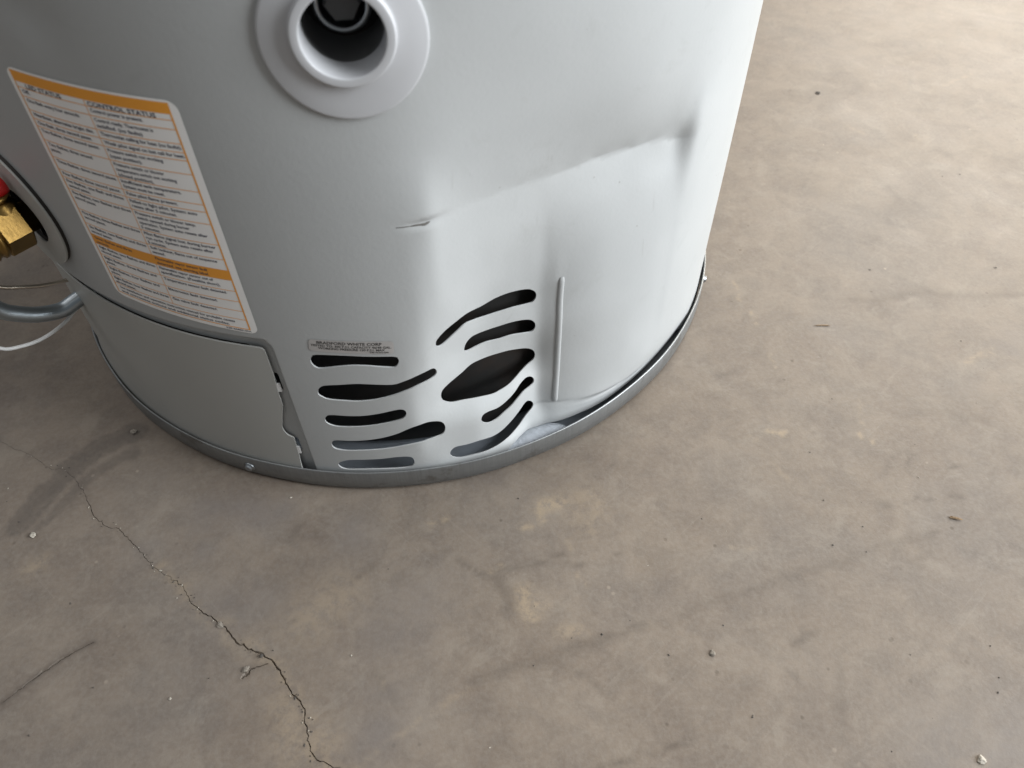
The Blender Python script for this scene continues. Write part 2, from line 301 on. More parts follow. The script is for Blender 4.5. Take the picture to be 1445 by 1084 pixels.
STROKES = [
 ('arc',[(-299.4,-258.1),(-292.4,-246.5),(-283.1,-233.5),(-267.4,-211.7),(-249.4,-199.0),(-228.7,-191.0)],11,0.62),  # darker double arc on the floor left of the tank
 ('arc',[(-284.9,-266.5),(-271.1,-246.2),(-259.4,-230.5),(-241.7,-217.4),(-225.1,-210.3)],5,0.4),
 ('smear',[(1.3,-429.6),(13.5,-428.4),(40.5,-424.8),(68.0,-421.1),(88.6,-418.1),(115.0,-415.4)],5,0.4),
 ('smear',[(40.5,-424.8),(57.0,-429.7),(68.9,-439.0),(83.8,-455.3)],3,0.3),
 ('smear',[(2.5,-345.9),(15.8,-359.0),(26.6,-362.1),(42.3,-359.9),(61.8,-358.4),(75.7,-356.8)],3,0.45),
 ('smear',[(74.3,-362.9),(90.6,-367.5),(102.0,-368.2),(112.9,-364.0)],2,0.45),
 ('smear',[(28.5,-367.5),(31.7,-376.2),(31.4,-389.9)],7,0.4),
 ('smear',[(64.3,-490.2),(82.3,-490.6),(97.6,-489.4),(114.4,-487.6)],2,0.6),
 ('smear',[(-69.3,-348.8),(-61.5,-343.7),(-53.8,-340.4)],4,0.4),
 ('smear',[(-58.7,-413.0),(-51.1,-424.7),(-46.1,-435.7)],4,0.35),
 ('smear',[(139.2,-413.4),(162.0,-408.2),(188.8,-406.1),(222.6,-400.1),(252.9,-398.2),(293.1,-392.9),(330.7,-389.3)],6,0.28),
 ('smear',[(204.5,-443.8),(212.6,-441.3),(220.5,-440.6)],4.5,0.6),
 ('smear',[(225.9,-461.6),(215.4,-484.7),(208.0,-503.0)],5,0.22),
 ('smear',[(321.8,-338.6),(330.2,-327.8),(346.4,-318.2)],3,0.3),
 ('smear',[(340.9,-339.2),(343.1,-330.3),(349.0,-323.6)],2.5,0.4),
 ('smear',[(333.3,-361.7),(343.3,-362.7)],2.5,0.45),
 ('smear',[(306.1,-360.8),(311.8,-363.3)],5,0.4),
 ('smear',[(358.8,-363.7),(365.2,-365.5)],5,0.45),
 ('smear',[(370.4,-341.8),(384.9,-340.6)],2,0.5),
 ('smear',[(307.3,-408.2),(320.1,-403.3)],4,0.3),
 ('smear',[(194.1,-459.8),(196.2,-467.7)],3,0.3),
 ('smear',[(359.4,-289.1),(391.6,-293.6),(424.2,-306.9)],8,0.25),
 ('smear',[(382.3,-159.8),(412.0,-166.7),(442.2,-163.0),(491.0,-176.6),(532.8,-183.9)],7,0.35),
 ('smear',[(496.8,313.4),(528.5,316.9)],8,0.25),
 ('smear',[(580.4,39.3),(590.1,26.7)],8,0.3),
 ('smear',[(407.2,0.3),(457.5,60.9)],1.6,0.3),
 ('smear',[(387.1,-44.7),(393.3,-60.5)],1.6,0.35),
 ('smear',[(544.3,-132.4),(547.0,-151.3)],2,0.35),
 ('smear',[(497.9,-11.7),(498.0,-33.9)],4,0.3),
 ('smear',[(234.0,-223.8),(247.8,-220.4)],4,0.35),
 ('smear',[(388.0,-212.2),(405.0,-170.0)],1.5,0.25),
 ('smear',[(-109.0,-369.5),(-103.5,-367.0)],3,0.4),
 ('smear',[(-111.4,-311.0),(-100.7,-297.9)],4,0.35),
 ('smear',[(-220.0,-288.7),(-209.3,-301.5)],3,0.3),
 ('pale',[(67.8,-316.2),(75.1,-315.2),(83.6,-314.1)],9,0.8),
 ('pale',[(66.0,-321.7),(66.0,-327.4)],4,0.7),
 ('pale',[(49.7,-331.0),(56.9,-330.2)],4,0.6),
 ('pale',[(42.9,-376.4),(41.9,-386.1),(44.5,-396.2)],9,0.6),
 ('pale',[(47.8,-389.1),(54.6,-387.5)],7,0.5),
 ('pale',[(61.8,-408.9),(74.0,-411.3)],7,0.45),
 ('pale',[(88.6,-327.2),(98.3,-312.6),(108.9,-319.4),(97.5,-340.2)],14,0.3),
 ('pale',[(-11.3,-317.0),(0.1,-312.4)],3,0.6),
 ('pale',[(23.1,-360.4),(33.4,-356.1)],1.5,0.5),
 ('pale',[(80.9,-371.4),(84.9,-382.4)],2,0.5),
 ('pale',[(78.6,-344.4),(82.0,-354.8)],2,0.35),
 ('pale',[(-65.3,-462.8),(-41.7,-451.0),(-20.7,-440.5),(-0.9,-432.5)],2.2,0.35),
 ('pale',[(-58.7,-413.0),(-51.9,-424.6)],1.5,0.35),
 ('pale',[(253.6,-285.4),(266.7,-287.3)],4,0.8),
 ('pale',[(236.0,-287.6),(239.9,-288.4)],3,0.6),
 ('pale',[(327.5,-306.4),(326.0,-309.4)],2,0.7),
 ('pale',[(320.9,-298.5),(320.8,-300.8)],2,0.7),
 ('pale',[(189.6,-373.0),(204.6,-375.8)],3,0.3),
 ('pale',[(338.3,-265.5),(323.7,-297.4)],2,0.3),
 ('pale',[(244.2,-311.1),(249.2,-327.6)],2,0.3),
 ('pale',[(278.7,-527.6),(280.6,-529.8)],5,0.9),
 ('pale',[(290.5,-117.9),(284.9,-141.4)],2.5,0.5),
 ('pale',[(290.8,-156.8),(289.4,-172.7)],2.5,0.5),
 ('pale',[(287.4,-209.5),(284.0,-221.4)],2.5,0.45),
 ('pale',[(439.1,-247.8),(468.2,-240.9)],5,0.4),
 ('pale',[(571.9,70.3),(574.1,62.4)],4,0.4),
 ('pale',[(660.2,160.9),(710.9,181.4)],3,0.3),
 ('pale',[(509.6,102.1),(518.6,85.0)],3,0.3),
 ('cool',[(-169.4,-278.9),(-164.7,-277.0)],26,0.5),
 ('cool',[(-147.9,-277.3),(-121.1,-286.8)],26,0.45),
 ('cool',[(-210.1,-294.7),(-205.2,-297.0)],14,0.4),
 ('cool',[(-169.6,-309.2),(-164.0,-306.2)],14,0.4),
 ('cool',[(-155.7,-349.8),(-129.1,-352.5)],30,0.3),
 ('cool',[(-42.8,-387.1),(-22.8,-367.8)],40,0.35),
 ('cool',[(-59.6,-449.2),(-50.2,-434.9)],35,0.4),
 ('cool',[(-67.1,-304.0),(-67.7,-317.3)],30,0.35),
 ('cool',[(265.3,-525.1),(310.3,-522.3)],40,0.5),
 ('cool',[(489.0,-245.0),(499.6,-238.6)],30,0.3),
 ('pale',[(-282.9,-299.2),(-280.2,-295.8)],12,0.4),
 ('pale',[(-98.1,-370.4),(-84.5,-361.0),(-77.7,-357.5)],30,0.3),
 ('pale',[(-111.0,-422.7),(-107.0,-447.2),(-87.2,-447.1)],20,0.35),
 ('pale',[(-131.6,-380.2),(-129.4,-382.9)],3,0.6)]
DEB_c1 = [(-229.3,-190.9),(-287.3,-271.6),(-314.7,-226.8),(-300.3,-258.2),(-252.9,-329.8),(-228.9,-389.8),(-261.8,-412.0),(-181.3,-405.7),(-109.3,-274.6),(-259.7,-238.6),(-183.6,-339.2),(-181.0,-330.2)]
DEB_c2 = [(129.1,-375.3),(106.4,-410.3),(66.9,-414.5),(124.0,-436.3),(5.0,-469.2),(52.8,-306.7),(39.5,-427.1),(47.8,-389.1),(86.5,-415.9),(-71.7,-399.6)]
DEB_c3 = [(276.1,-308.4),(267.8,-349.6),(352.3,-381.3),(258.3,-384.3),(278.4,-393.5),(164.1,-424.5),(151.0,-440.3),(280.4,-528.3),(161.0,-481.4),(232.5,-514.3),(317.3,-487.5),(311.4,-495.6),(177.2,-347.6),(285.1,-374.8),(323.4,-468.7),(356.8,-316.7),(315.3,-263.2),(344.3,-344.5)]
DEB_c4 = [(506.8,175.6),(674.0,184.6),(579.9,-6.8),(438.5,-163.2),(342.6,-185.5),(417.4,-126.9),(658.1,371.0),(532.1,-146.8),(449.7,-225.3),(560.7,-6.2)]

# ---- dent in the jacket: inward depth (mm) over unrolled jacket coordinates u (along the girth), z (height)
DU = [-40,-30,-12,0,12,22,32,42,52,65,78,88,100,115,130,145,160,178,190,197,215,240,262]
CREASE = [0,0,0,0,0.6,5,9.3,12.5,15,17.3,18.9,19.7,20.4,20.5,20,18.5,15.8,11.6,9,0.5,0,0,0]
DLOW = {0:[0,0,0,0,0,0.3,0.6,1,1.6,7.5,15,15,11,7.5,5.5,4.8,4.8,4.8,4.8,4.8,4.5,3,0],
 12:[0,0,0,0,0,0.3,0.6,1,1.6,8,16,15.5,11,7.5,5.5,4.8,4.8,4.8,4.8,4.8,4.5,3,0],
 26:[0,0,0,1,3,4,5,8,11,15.5,20.5,22.5,16.5,10.5,6,3.6,2.4,1.6,1.4,1.2,1,0.6,0],
 40:[0,0,0,2,4,5,5.7,8,10.5,15,20.5,24,18,12.5,8,4.5,2,0.3,0.14,0,0,0,0],
 55:[0,0,0,3,5,6,6.8,9,11.5,15,20.5,24.2,19,13.5,9,5.5,2.5,0.7,0.32,0,0,0,0],
 68:[0,0,0.3,4,8.5,11.5,13.5,16,18.5,21,24.5,26,19.8,14,9.5,6,3,1.2,0.54,0,0,0,0],
 80:[0,0,0.5,5,11.5,16,19.5,22.5,25,26.5,27.5,27,20,14.5,10,6.5,3.5,1.5,0.68,0,0,0,0],
 110:[0,0,0.5,3.5,10.5,16.5,21,24,25.5,26,25.5,24.5,19,14,10,7,4.5,2,1.06,0.3,0,0,0],
 136:[0,0,0,1.2,7,12.5,17.5,22,24.5,25.5,25.8,25,20.5,15.5,11.5,8.5,5.5,2.5,1.4,0.5,0,0,0],
 170:[0,0,0,0.3,3,7.5,12.5,16.5,19.5,22,23,23,20.5,17,13.5,10.5,7.5,3.8,1.8,0.8,0,0,0],
 200:[0,0,0,0,1.5,6,10,13.5,16,18.5,20,20.5,19.6,18,16,13.5,10.5,7.3,4.0,0.9,0,0,0],
 214:[0.0,0.0,0.0,0.0,1.05,5.5,9.65,13.0,15.5,17.9,19.45,20.1,20.0,19.25,18.0,16.0,13.15,10,6.6,0.9,0.0,0.0,0.0]}
DHIGH = {240:.85, 255:.70, 275:.50, 300:.30, 325:.13, 350:.04, 380:0, 420:0}
DHIGH_R = {240:.70, 255:.44, 275:.22, 300:.09, 325:.03, 350:0, 380:0, 420:0}
def sstep(a, b, x):
    t = np.clip((x - a) / (b - a), 0, 1); return t*t*(3 - 2*t)
def pchip(x, y, xi):
    x = np.asarray(x, float); y = np.asarray(y, float); h = np.diff(x); d = np.diff(y, axis=0) / h[:, None]
    m = np.zeros_like(y); m[0] = d[0]; m[-1] = d[-1]
    w1 = (2*h[1:] + h[:-1])[:, None]; w2 = (h[1:] + 2*h[:-1])[:, None]
    a, b = d[:-1], d[1:]; ok = a*b > 0
    with np.errstate(all='ignore'):
        m[1:-1] = np.where(ok, (w1 + w2) / (w1/np.where(ok, a, 1) + w2/np.where(ok, b, 1)), 0)
    k = np.clip(np.searchsorted(x, xi) - 1, 0, len(x) - 2); t = ((xi - x[k]) / h[k])[:, None]; hh = h[k][:, None]
    return ((1+2*t)*(1-t)**2*y[k] + t*(1-t)**2*hh*m[k] + t*t*(3-2*t)*y[k+1] + t*t*(t-1)*hh*m[k+1])
def blur(a, s):                      # along axis 0, odd reflection at both ends so the end rows stay put
    n = int(3*s) + 1; n = min(n, len(a) - 1); k = np.exp(-.5*(np.arange(-n, n+1)/s)**2); k /= k.sum()
    p = np.concatenate([2*a[:1] - a[n:0:-1], a, 2*a[-1:] - a[-2:-n-2:-1]])
    return sum(k[i]*p[i:i+len(a)] for i in range(2*n+1))
UG = np.arange(-40, 263.); ZC = 228
def _rows(rows):
    zs = sorted(rows); tab = pchip(DU, np.array([rows[z] for z in zs], float).T, UG).T
    tab = blur(tab.T, 2.8).T
    return zs, tab
_low = dict(DLOW); _low[ZC] = CREASE
_hi = {z: [c*(f + (DHIGH_R[z]-f)*float(sstep(80, 165, u)) if u < 180 else DHIGH_R[z]*.75) for u, c in zip(DU, CREASE)] for z, f in DHIGH.items()}; _hi[ZC] = CREASE
zl, tl = _rows(_low); zh, th_ = _rows(_hi)
LOW = blur(pchip(zl, tl, np.arange(0, ZC + 1.)), 3.2)
HIGH = blur(pchip(zh, th_, np.arange(ZC, 421.)), 5.0)
wide = blur(HIGH.T, 14.0).T; k_ = sstep(4, 45, np.arange(len(HIGH)) + 0.)[:, None]; HIGH = HIGH*(1-k_) + wide*k_; HIGH[0] = LOW[-1]
DG = np.concatenate([LOW, HIGH[1:]])
def shear(u, z):                     # the fold line rises and wanders a little
    return 5 - 9*(np.clip(u, 0, 215) - 13)/185 - 4*np.exp(-((u-189)/11)**2) + (.6*np.sin(u*.11) + .3*np.sin(u*.31 + 1))*np.exp(-((z-228)/7)**2)
def depth(u, z):
    u = np.asarray(u, float); z = np.asarray(z, float)
    s = shear(u, z)
    zz = z - s*sstep(150, 228, z)*sstep(400, 260, z)
    x = np.clip(u + 40, 0, 301.99); y = np.clip(zz, 0, 419.99); i = x.astype(int); j = y.astype(int); fx = x - i; fy = y - j
    d = (DG[j, i]*(1-fx) + DG[j, i+1]*fx)*(1-fy) + (DG[j+1, i]*(1-fx) + DG[j+1, i+1]*fx)*fy
    d = d + 1.4*np.exp(-((u-11)/9)**2 - ((z-232.5)/2.2)**2)
    zf = 27 - 6*sstep(90, 230, u); d = d + 1.1*np.exp(-((z-zf)/1.5)**2)*sstep(74, 90, u)*sstep(245, 200, u)     # pressed line above the foot
    d = d + 1.6*np.exp(-((u+150)/14)**2 - ((z-338)/16)**2)
    d = d + .35*np.sin(u*.021+1)*np.sin(z*.017+2)*sstep(40, 90, z)      # slight waviness of thin sheet steel
    return d
def lipd(u, z):                      # pressed step round the burner access opening
    dx = np.maximum(-(u + 88.0), -400); dz = 153.0 - z
    q = np.minimum(dx, dz); r = 9.0
    c = (dx < r) & (dz < r) & (dx > 0) & (dz > 0); q = np.where(c, r - np.hypot(r-dx, r-dz), q)
    return 4.0*sstep(0, 3.2, q)*sstep(-420, -380, u)
RJ = 280.0
def rad(u, z): return RJ - depth(u, z) - lipd(u, z)
def pos(u, z, off=0.0):              # a point on (or 'off' mm above) the dented jacket, and its normal
    u = np.asarray(u, float); z = np.asarray(z, float)
    def p(u, z):
        r = rad(u, z); t = u/RJ; return np.stack([r*np.sin(t), -r*np.cos(t), z], -1)
    e = .6; a = p(u+e, z) - p(u-e, z); b = p(u, z+e) - p(u, z-e); n = np.cross(a, b); n /= np.linalg.norm(n, axis=-1, keepdims=True)
    return p(u, z) + n*off if np.ndim(off) == 0 else p(u, z) + n*np.asarray(off)[..., None], n


# ------------------------------------------------------------------ floor
def build_floor():
    C = catmull(CRACK, 2.2, False); C += rng.normal(0, .45, C.shape)
    def ribbon(C, wfun):
        T = np.gradient(C, axis=0); T /= np.linalg.norm(T, axis=1)[:, None]; N = np.c_[-T[:, 1], T[:, 0]]; n = len(C); s = np.linspace(0, 1, n)
        wl = wfun(s)*rng.uniform(.55, 1.5, n); wr = wfun(s)*rng.uniform(.55, 1.5, n)
        return np.concatenate([C + N*wl[:, None], (C - N*wr[:, None])[::-1]])
    h1 = lambda s: .07 + .06*np.clip(np.sin(s*47)+np.sin(s*83), 0, 2)*(s>.25) + .12*np.exp(-((s-.38)/.12)**2) + .6*np.exp(-((s-.74)/.12)**2) + .3*np.exp(-((s-.9)/.06)**2)
    cr1 = ribbon(C, h1)
    C2 = catmull(CRACK2, 1.6, False); C2 += rng.normal(0, .25, C2.shape); C2 = C2[1:]; cr2 = ribbon(C2, lambda s: .35 + .9*np.exp(-((s-.8)/.2)**2))
    C3 = catmull(GOUGE, 3, False); C3 += rng.normal(0, .3, C3.shape); cr3 = ribbon(C3, lambda s: .25 + .7*np.exp(-((s-.5)/.3)**2))
    gx = np.arange(-460, 985, 3.2); gy = np.arange(-600, 560, 3.2); X, Y = np.meshgrid(gx, gy); P = np.c_[X.ravel(), Y.ravel()]
    P += rng.uniform(-.5, .5, P.shape)
    near = (P[:, 0] > -380) & (P[:, 0] < -40) & (P[:, 1] < -130) & (P[:, 1] > -500)
    P = P[(near) | (np.hypot(P[:, 0], P[:, 1]) > 250)]
    lo, hi = np.array([-463., -603.]), np.array([988., 563.])
    def side(a, b, n): return [tuple(a + (b-a)*t) for t in np.arange(n)/n]
    outer = side(lo, np.array([hi[0], lo[1]]), 60) + side(np.array([hi[0], lo[1]]), hi, 60) + side(hi, np.array([lo[0], hi[1]]), 60) + side(np.array([lo[0], hi[1]]), lo, 60)
    nq = np.where((P[:, 0] > -380) & (P[:, 0] < -40) & (P[:, 1] < -130))[0]
    bad = np.zeros(len(P), bool)
    for cr in (C, C2, C3): bad[nq[dist_poly(P[nq], cr) < 2.0]] = True
    P = P[~bad]
    # constrained edges: crack lips; crack beds are dropped below the surface
    V = [np.array(outer)]; E = [(i, (i+1) % len(outer)) for i in range(len(outer))]; k = len(outer); zs = [np.zeros(k)]
    for cr, cl, dp in ((cr1, C, 2.2), (cr2, C2, 1.8), (cr3, C3, .7)):
        n = len(cr); V.append(cr); E += [(k+i, k+(i+1) % n) for i in range(n)]; zs.append(np.zeros(n)); k += n
        m = len(cl); inn = cl[1:-1]; V.append(inn); E += [(k+i, k+i+1) for i in range(len(inn)-1)]; zs.append(-dp*rng.uniform(.6, 1.2, len(inn))*(np.linspace(.35, 1, len(inn)) if dp > 2 else 1)); k += len(inn)
    nfix = k; V.append(P); V = np.concatenate(V); zfix = np.concatenate(zs)
    r = delaunay_2d_cdt([Vector(p) for p in V], E, [], 0, 1e-4)
    Q = np.array([tuple(p) for p in r[0]]); F = [f for f in r[2]]; z = np.zeros(len(Q))
    for i, orig in enumerate(r[3]):
        f = [q for q in orig if q < nfix]
        if f: z[i] = min(zfix[q] for q in f)
    fl = (np.sin(Q[:, 0]*.011 + 1)*np.sin(Q[:, 1]*.013) * .25)
    edge = np.minimum(np.minimum(Q[:, 0]-lo[0], hi[0]-Q[:, 0]), np.minimum(Q[:, 1]-lo[1], hi[1]-Q[:, 1])); z += fl*sstep(0, 60, edge)*sstep(290, 330, np.hypot(Q[:, 0], Q[:, 1]))
    mk = np.zeros((len(Q), 4), np.float32); mk[:, 3] = 1; ty = np.zeros(len(Q), np.float32)
    jit = np.c_[np.sin(Q[:, 1]*.35)+np.sin(Q[:, 0]*.21+Q[:, 1]*.13), np.sin(Q[:, 0]*.31+2)+np.sin(Q[:, 1]*.23-Q[:, 0]*.17)]*.7
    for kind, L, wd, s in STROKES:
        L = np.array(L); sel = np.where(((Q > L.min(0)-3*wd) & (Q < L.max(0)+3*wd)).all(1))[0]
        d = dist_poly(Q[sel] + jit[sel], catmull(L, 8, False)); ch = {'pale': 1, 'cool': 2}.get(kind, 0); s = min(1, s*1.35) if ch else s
        v = s*np.exp(-(d/(wd*.62))**2) if kind != 'arc' else s*sstep(wd*1.0, wd*.72, d - .5*jit[sel, 0])*(.85 + .15*np.sin(d*.8))
        if kind == 'arc': ty[sel] = np.maximum(ty[sel], v)
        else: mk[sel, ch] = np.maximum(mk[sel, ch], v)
    for L, wd, s in ((C, 3.0, .22), (C2, 3, .5), (C3, 2.2, .75)):
        d = dist_poly(Q, L[::2]); mk[:, 0] = np.maximum(mk[:, 0], s*np.exp(-(d/wd)**2))
    d = dist_poly(Q + 3*jit, C[len(C)//2:]); mk[:, 1] = np.maximum(mk[:, 1], .45*np.exp(-(d/5)**2))
    V3 = np.c_[Q, z]; F = [list(f) for f in F]
    # far floor round the fine sheet, same level
    B = 6000; b = len(V3); n4 = [tuple(lo), (hi[0], lo[1]), tuple(hi), (lo[0], hi[1])]
    ring = [i for i in range(len(Q)) if abs(Q[i, 0]-lo[0]) < .01 or abs(Q[i, 0]-hi[0]) < .01 or abs(Q[i, 1]-lo[1]) < .01 or abs(Q[i, 1]-hi[1]) < .01]
    cx, cy = (lo+hi)/2; ring.sort(key=lambda i: math.atan2(Q[i, 1]-cy, Q[i, 0]-cx))
    outv = []
    for i in ring:
        d = Q[i] - (cx, cy); outv.append((cx + d[0]/max(abs(d))*B, cy + d[1]/max(abs(d))*B, 0))
    V3 = np.concatenate([V3, outv]); n = len(ring)
    F += [[ring[i], b+i, b+(i+1) % n, ring[(i+1) % n]] for i in range(n)]
    o = mesh('concrete_floor', V3, F, 'concrete', None, False)
    mk = np.concatenate([mk, np.tile([0, 0, 0, 1], (n, 1))]).astype(np.float32)
    at = o.data.attributes.new('marks', 'FLOAT_COLOR', 'POINT'); at.data.foreach_set('color', mk.ravel())
    at = o.data.attributes.new('arc', 'FLOAT', 'POINT'); at.data.foreach_set('value', np.concatenate([ty, np.zeros(n, np.float32)]))
    tag(o, 'worn brown grey concrete floor with a long jagged crack and scuffs', 'floor', None, 'structure'); return o
build_floor()

# ------------------------------------------------------------------ water heater
H = bpy.data.objects.new('water_heater', None); COL.objects.link(H); H.empty_display_size = .1
tag(H, 'light grey dented water heater tank standing on the concrete floor', 'water heater')

VALVE_U, VALVE_Z = -252.0, 203.0; VTH = VALVE_U/RJ
PORT_U, PORT_Z = -12.5, 330
PANEL_EDGE = [(-94.8,140.6),(-94.9,120.5),(-95.6,111.6),(-96.4,100.2),(-96.8,88.0),(-98.5,82.3),(-101.2,72.5),(-103.5,63.6),(-103.0,58.1),(-101.0,55.0),(-97.6,53.2),(-98.2,42.4),(-98.4,28.6),(-98.3,15.3)]
def circle(u, z, r, n): a = np.arange(n)*2*np.pi/n; return np.c_[u + r*np.cos(a), z + r*np.sin(a)]
def build_jacket():
    slots = [catmull(s, 1.6) for s in SLOTS]
    clips = [np.array([(-97.0,118),(-94.2,118),(-93.6,116.5),(-93.6,102),(-97,102)]), np.array([(-99.5,50),(-96.8,50),(-96.2,48.5),(-96.2,36),(-99.5,36)])]
    W = math.pi*RJ; TOPZ = 1250
    op = [(-330, 12), (-330, 138), (-322, 146), (-108, 146), (-104.5, 142), (-104.5, 12)]     # burner access opening, open at the foot
    opd = catmull(np.array([(-330., 12), (-330, 146), (-106, 146), (-104.5, 144.5), (-104.5, 12)]), 6, False)
    def seg(a, b, st):
        a, b = np.array(a, float), np.array(b, float); n = max(1, int(np.linalg.norm(b-a)/st)); return [tuple(a+(b-a)*t) for t in np.arange(n)/n]
    lin = []
    for a, b in zip([(-330, 10), (-330, 142.3), (-106.5, 142.3), (-104.5, 140.5)], [(-330, 142.3), (-106.5, 142.3), (-104.5, 140.5), (-104.5, 10)]): lin += seg(a, b, 5)
    outer = seg((-W, 10), (-330, 10), 12) + lin + seg((-104.5, 10), (86, 10), 2.5) + seg((86, 10), (120, 14), 2.5) + seg((120, 14), (245, 14), 2.5) + seg((245, 14), (250, 10), 2.5) + seg((250, 10), (W, 10), 12) + seg((W, 10), (W, TOPZ), 40) + seg((W, TOPZ), (-W, TOPZ), 12) + seg((-W, TOPZ), (-W, 10), 40)
    holes = slots + [circle(VALVE_U+7, VALVE_Z-4, 21, 40), circle(PORT_U, PORT_Z, 24, 40)] + clips
    P = []
    for (u0, u1, z0, z1, s) in ((-120, 262, 11, 372, 2.6), (-300, -120, 11, 372, 5), (262, 330, 11, 372, 6)):
        x = np.arange(u0, u1, s); y = np.arange(z0, z1, s); X, Y = np.meshgrid(x, y); X = X + (np.arange(len(y)) % 2)[:, None]*s*.5; P.append(np.c_[X.ravel(), Y.ravel()])
    x = np.arange(-W+9, W-9, 11); y = np.concatenate([np.arange(18, 380, 24), np.arange(384, TOPZ-5, 40)]); X, Y = np.meshgrid(x, y); Q = np.c_[X.ravel(), Y.ravel()]
    Q = Q[~((Q[:, 0] > -305) & (Q[:, 0] < 334) & (Q[:, 1] < 376))]; P.append(Q)
    P = [p[~(((p[:, 0] > -95) & (p[:, 0] < -82) & (p[:, 1] < 160)) | ((p[:, 0] > -300) & (p[:, 0] <= -82) & (p[:, 1] > 147) & (p[:, 1] < 158)))] for p in P]
    for x, y in ((np.arange(-94.5, -82, 1.0), np.arange(12, 159, 3.)), (np.arange(-299, -95, 3.), np.arange(147.5, 158, 1.0))):
        X, Y = np.meshgrid(x, y); P.append(np.c_[X.ravel(), Y.ravel()])
    cu = np.arange(4., 203, 2.); cz = ZC + shear(cu, np.full(len(cu), 228.)); line = np.c_[cu, cz]; P = np.concatenate(P)
    sel = np.where((P[:, 0] > 0) & (P[:, 0] < 206) & (np.abs(P[:, 1]-228) < 16))[0]; P = np.delete(P, sel[dist_poly(P[sel], line) < 1.0], 0)
    Q, F = cdt(outer, holes, P, .9, [line])
    pp, n = pos(Q[:, 0], Q[:, 1])
    return sheet('jacket', Q, F, pp, n, 1.0, 'jacket', H)
jacket = build_jacket()
tag(jacket, 'light grey painted sheet steel jacket with a deep crease and bent vent slots')

# top of the tank, out of the picture
V, F = lathe([(281.5, 1235), (281.5, 1252), (275, 1258), (140, 1275), (50, 1278), (.01, 1278)], 96); mesh('top_cap', V, F, 'jacket', H)

# burner access panel in the pressed recess
def build_panel():
    ed = np.array(PANEL_EDGE); left = -326
    lp = [(left, 15.3)] + [tuple(p) for p in ed[::-1]] + [(-95.2, 142.2), (-96.8, 143.4), (-100, 143.6)] + [(u, 143.6) for u in np.arange(-106, left, -6)] + [(left, 143.6)]
    L = []
    for a, b in zip(lp, lp[1:] + lp[:1]):
        a, b = np.array(a), np.array(b); k = max(1, int(np.linalg.norm(b-a)/4)); L += [tuple(a+(b-a)*t) for t in np.arange(k)/k]
    x = np.arange(left+4, -92, 5); y = np.arange(19, 142, 6); X, Y = np.meshgrid(x, y)
    Q, F = cdt(L, [], np.c_[X.ravel(), Y.ravel()], 1.2)
    t = Q[:, 0]/RJ; r = RJ - 1.2 + 3.0*sstep(40, 14, Q[:, 1]) - .9*np.exp(-((Q[:, 1]-118)/20)**2)*sstep(-140, -230, Q[:, 0]); 
    pp = np.c_[r*np.sin(t), -r*np.cos(t), Q[:, 1]]; n = np.c_[np.sin(t), -np.cos(t), np.zeros(len(t))]
    return sheet('access_panel', Q, F, pp, n, 1.1, 'panel', H)
panel = build_panel(); tag(panel, 'plain grey burner access panel with a notched edge')
def patch(name, u0, u1, z0, z1, r, th, mat, parent):
    V = []
    for rr in (r, r-th):
        for u, z in ((u0, z0), (u1, z0), (u1, z1), (u0, z1)): t = u/RJ; V.append((rr*math.sin(t), -rr*math.cos(t), z))
    return mesh(name, V, [[0, 1, 2, 3], [7, 6, 5, 4], [0, 4, 5, 1], [1, 5, 6, 2], [2, 6, 7, 3], [3, 7, 4, 0]], mat, parent, False)
patch('tab', -97.0, -93.7, 102.5, 110, RJ-1.6, 1.2, 'tab', panel); patch('tab', -99.2, -96.4, 34.5, 42, RJ-1.4, 1.2, 'tab', panel)

# galvanised base ring with screws
def build_ring():
    seg = 360; prof = [(281.9, 5), (282.0, 20.5), (282.5, 21.4), (283.2, 21.4), (283.6, 20.6), (283.7, 10), (283.7, 3.4), (283.3, 2.9), (281.9, 2.9), (281.9, 5)]
    V = []; F = []; UVv = []
    a = np.arange(seg)*2*np.pi/seg
    for r, h in prof:
        wob = .25*np.sin(a*7+1) + .15*np.sin(a*19); V += np.c_[(r+wob)*np.sin(a), -(r+wob)*np.cos(a), np.full(seg, h)].tolist(); UVv += np.c_[np.abs(np.mod(a+np.pi, 2*np.pi)-np.pi)*.2837 + np.where(np.mod(a, 2*np.pi) > np.pi, 3., 0), np.full(seg, h/1000), np.zeros(seg)].tolist()
    for i in range(len(prof)-1):
        for k in range(seg): F.append([i*seg+k, i*seg+(k+1) % seg, (i+1)*seg+(k+1) % seg, (i+1)*seg+k][::-1])
    o = mesh('base_ring', V, F, 'galv', H)
    at = o.data.attributes.new('uv_mm', 'FLOAT_VECTOR', 'POINT'); at.data.foreach_set('vector', np.array(UVv, np.float32).ravel())
    tag(o, 'galvanised steel strip round the foot of the tank'); return o
ring = build_ring()
for a_ in (0.6, 2.2, 3.8, 5.3):
    e_ = frame(a_, 262, 0); V, F = lathe([(.01, 0), (12, 0), (12, 5), (.01, 5)], 20); V = V[:, [0, 2, 1]]; mesh('foot', e_(V), [f[::-1] for f in F], 'black', H)
def screw(u, z):
    f = frame(u/RJ, 283.6, z); V, F = lathe([(4.2, 0), (4.2, .6), (3.0, .9), (2.9, 2.2), (2.2, 2.8), (.8, 3.0), (.7, 2.3), (.01, 2.3)], 18); mesh('screw', f(V), F, 'zinc', ring)
screw(-140.7, 10.5); screw(318, 11)

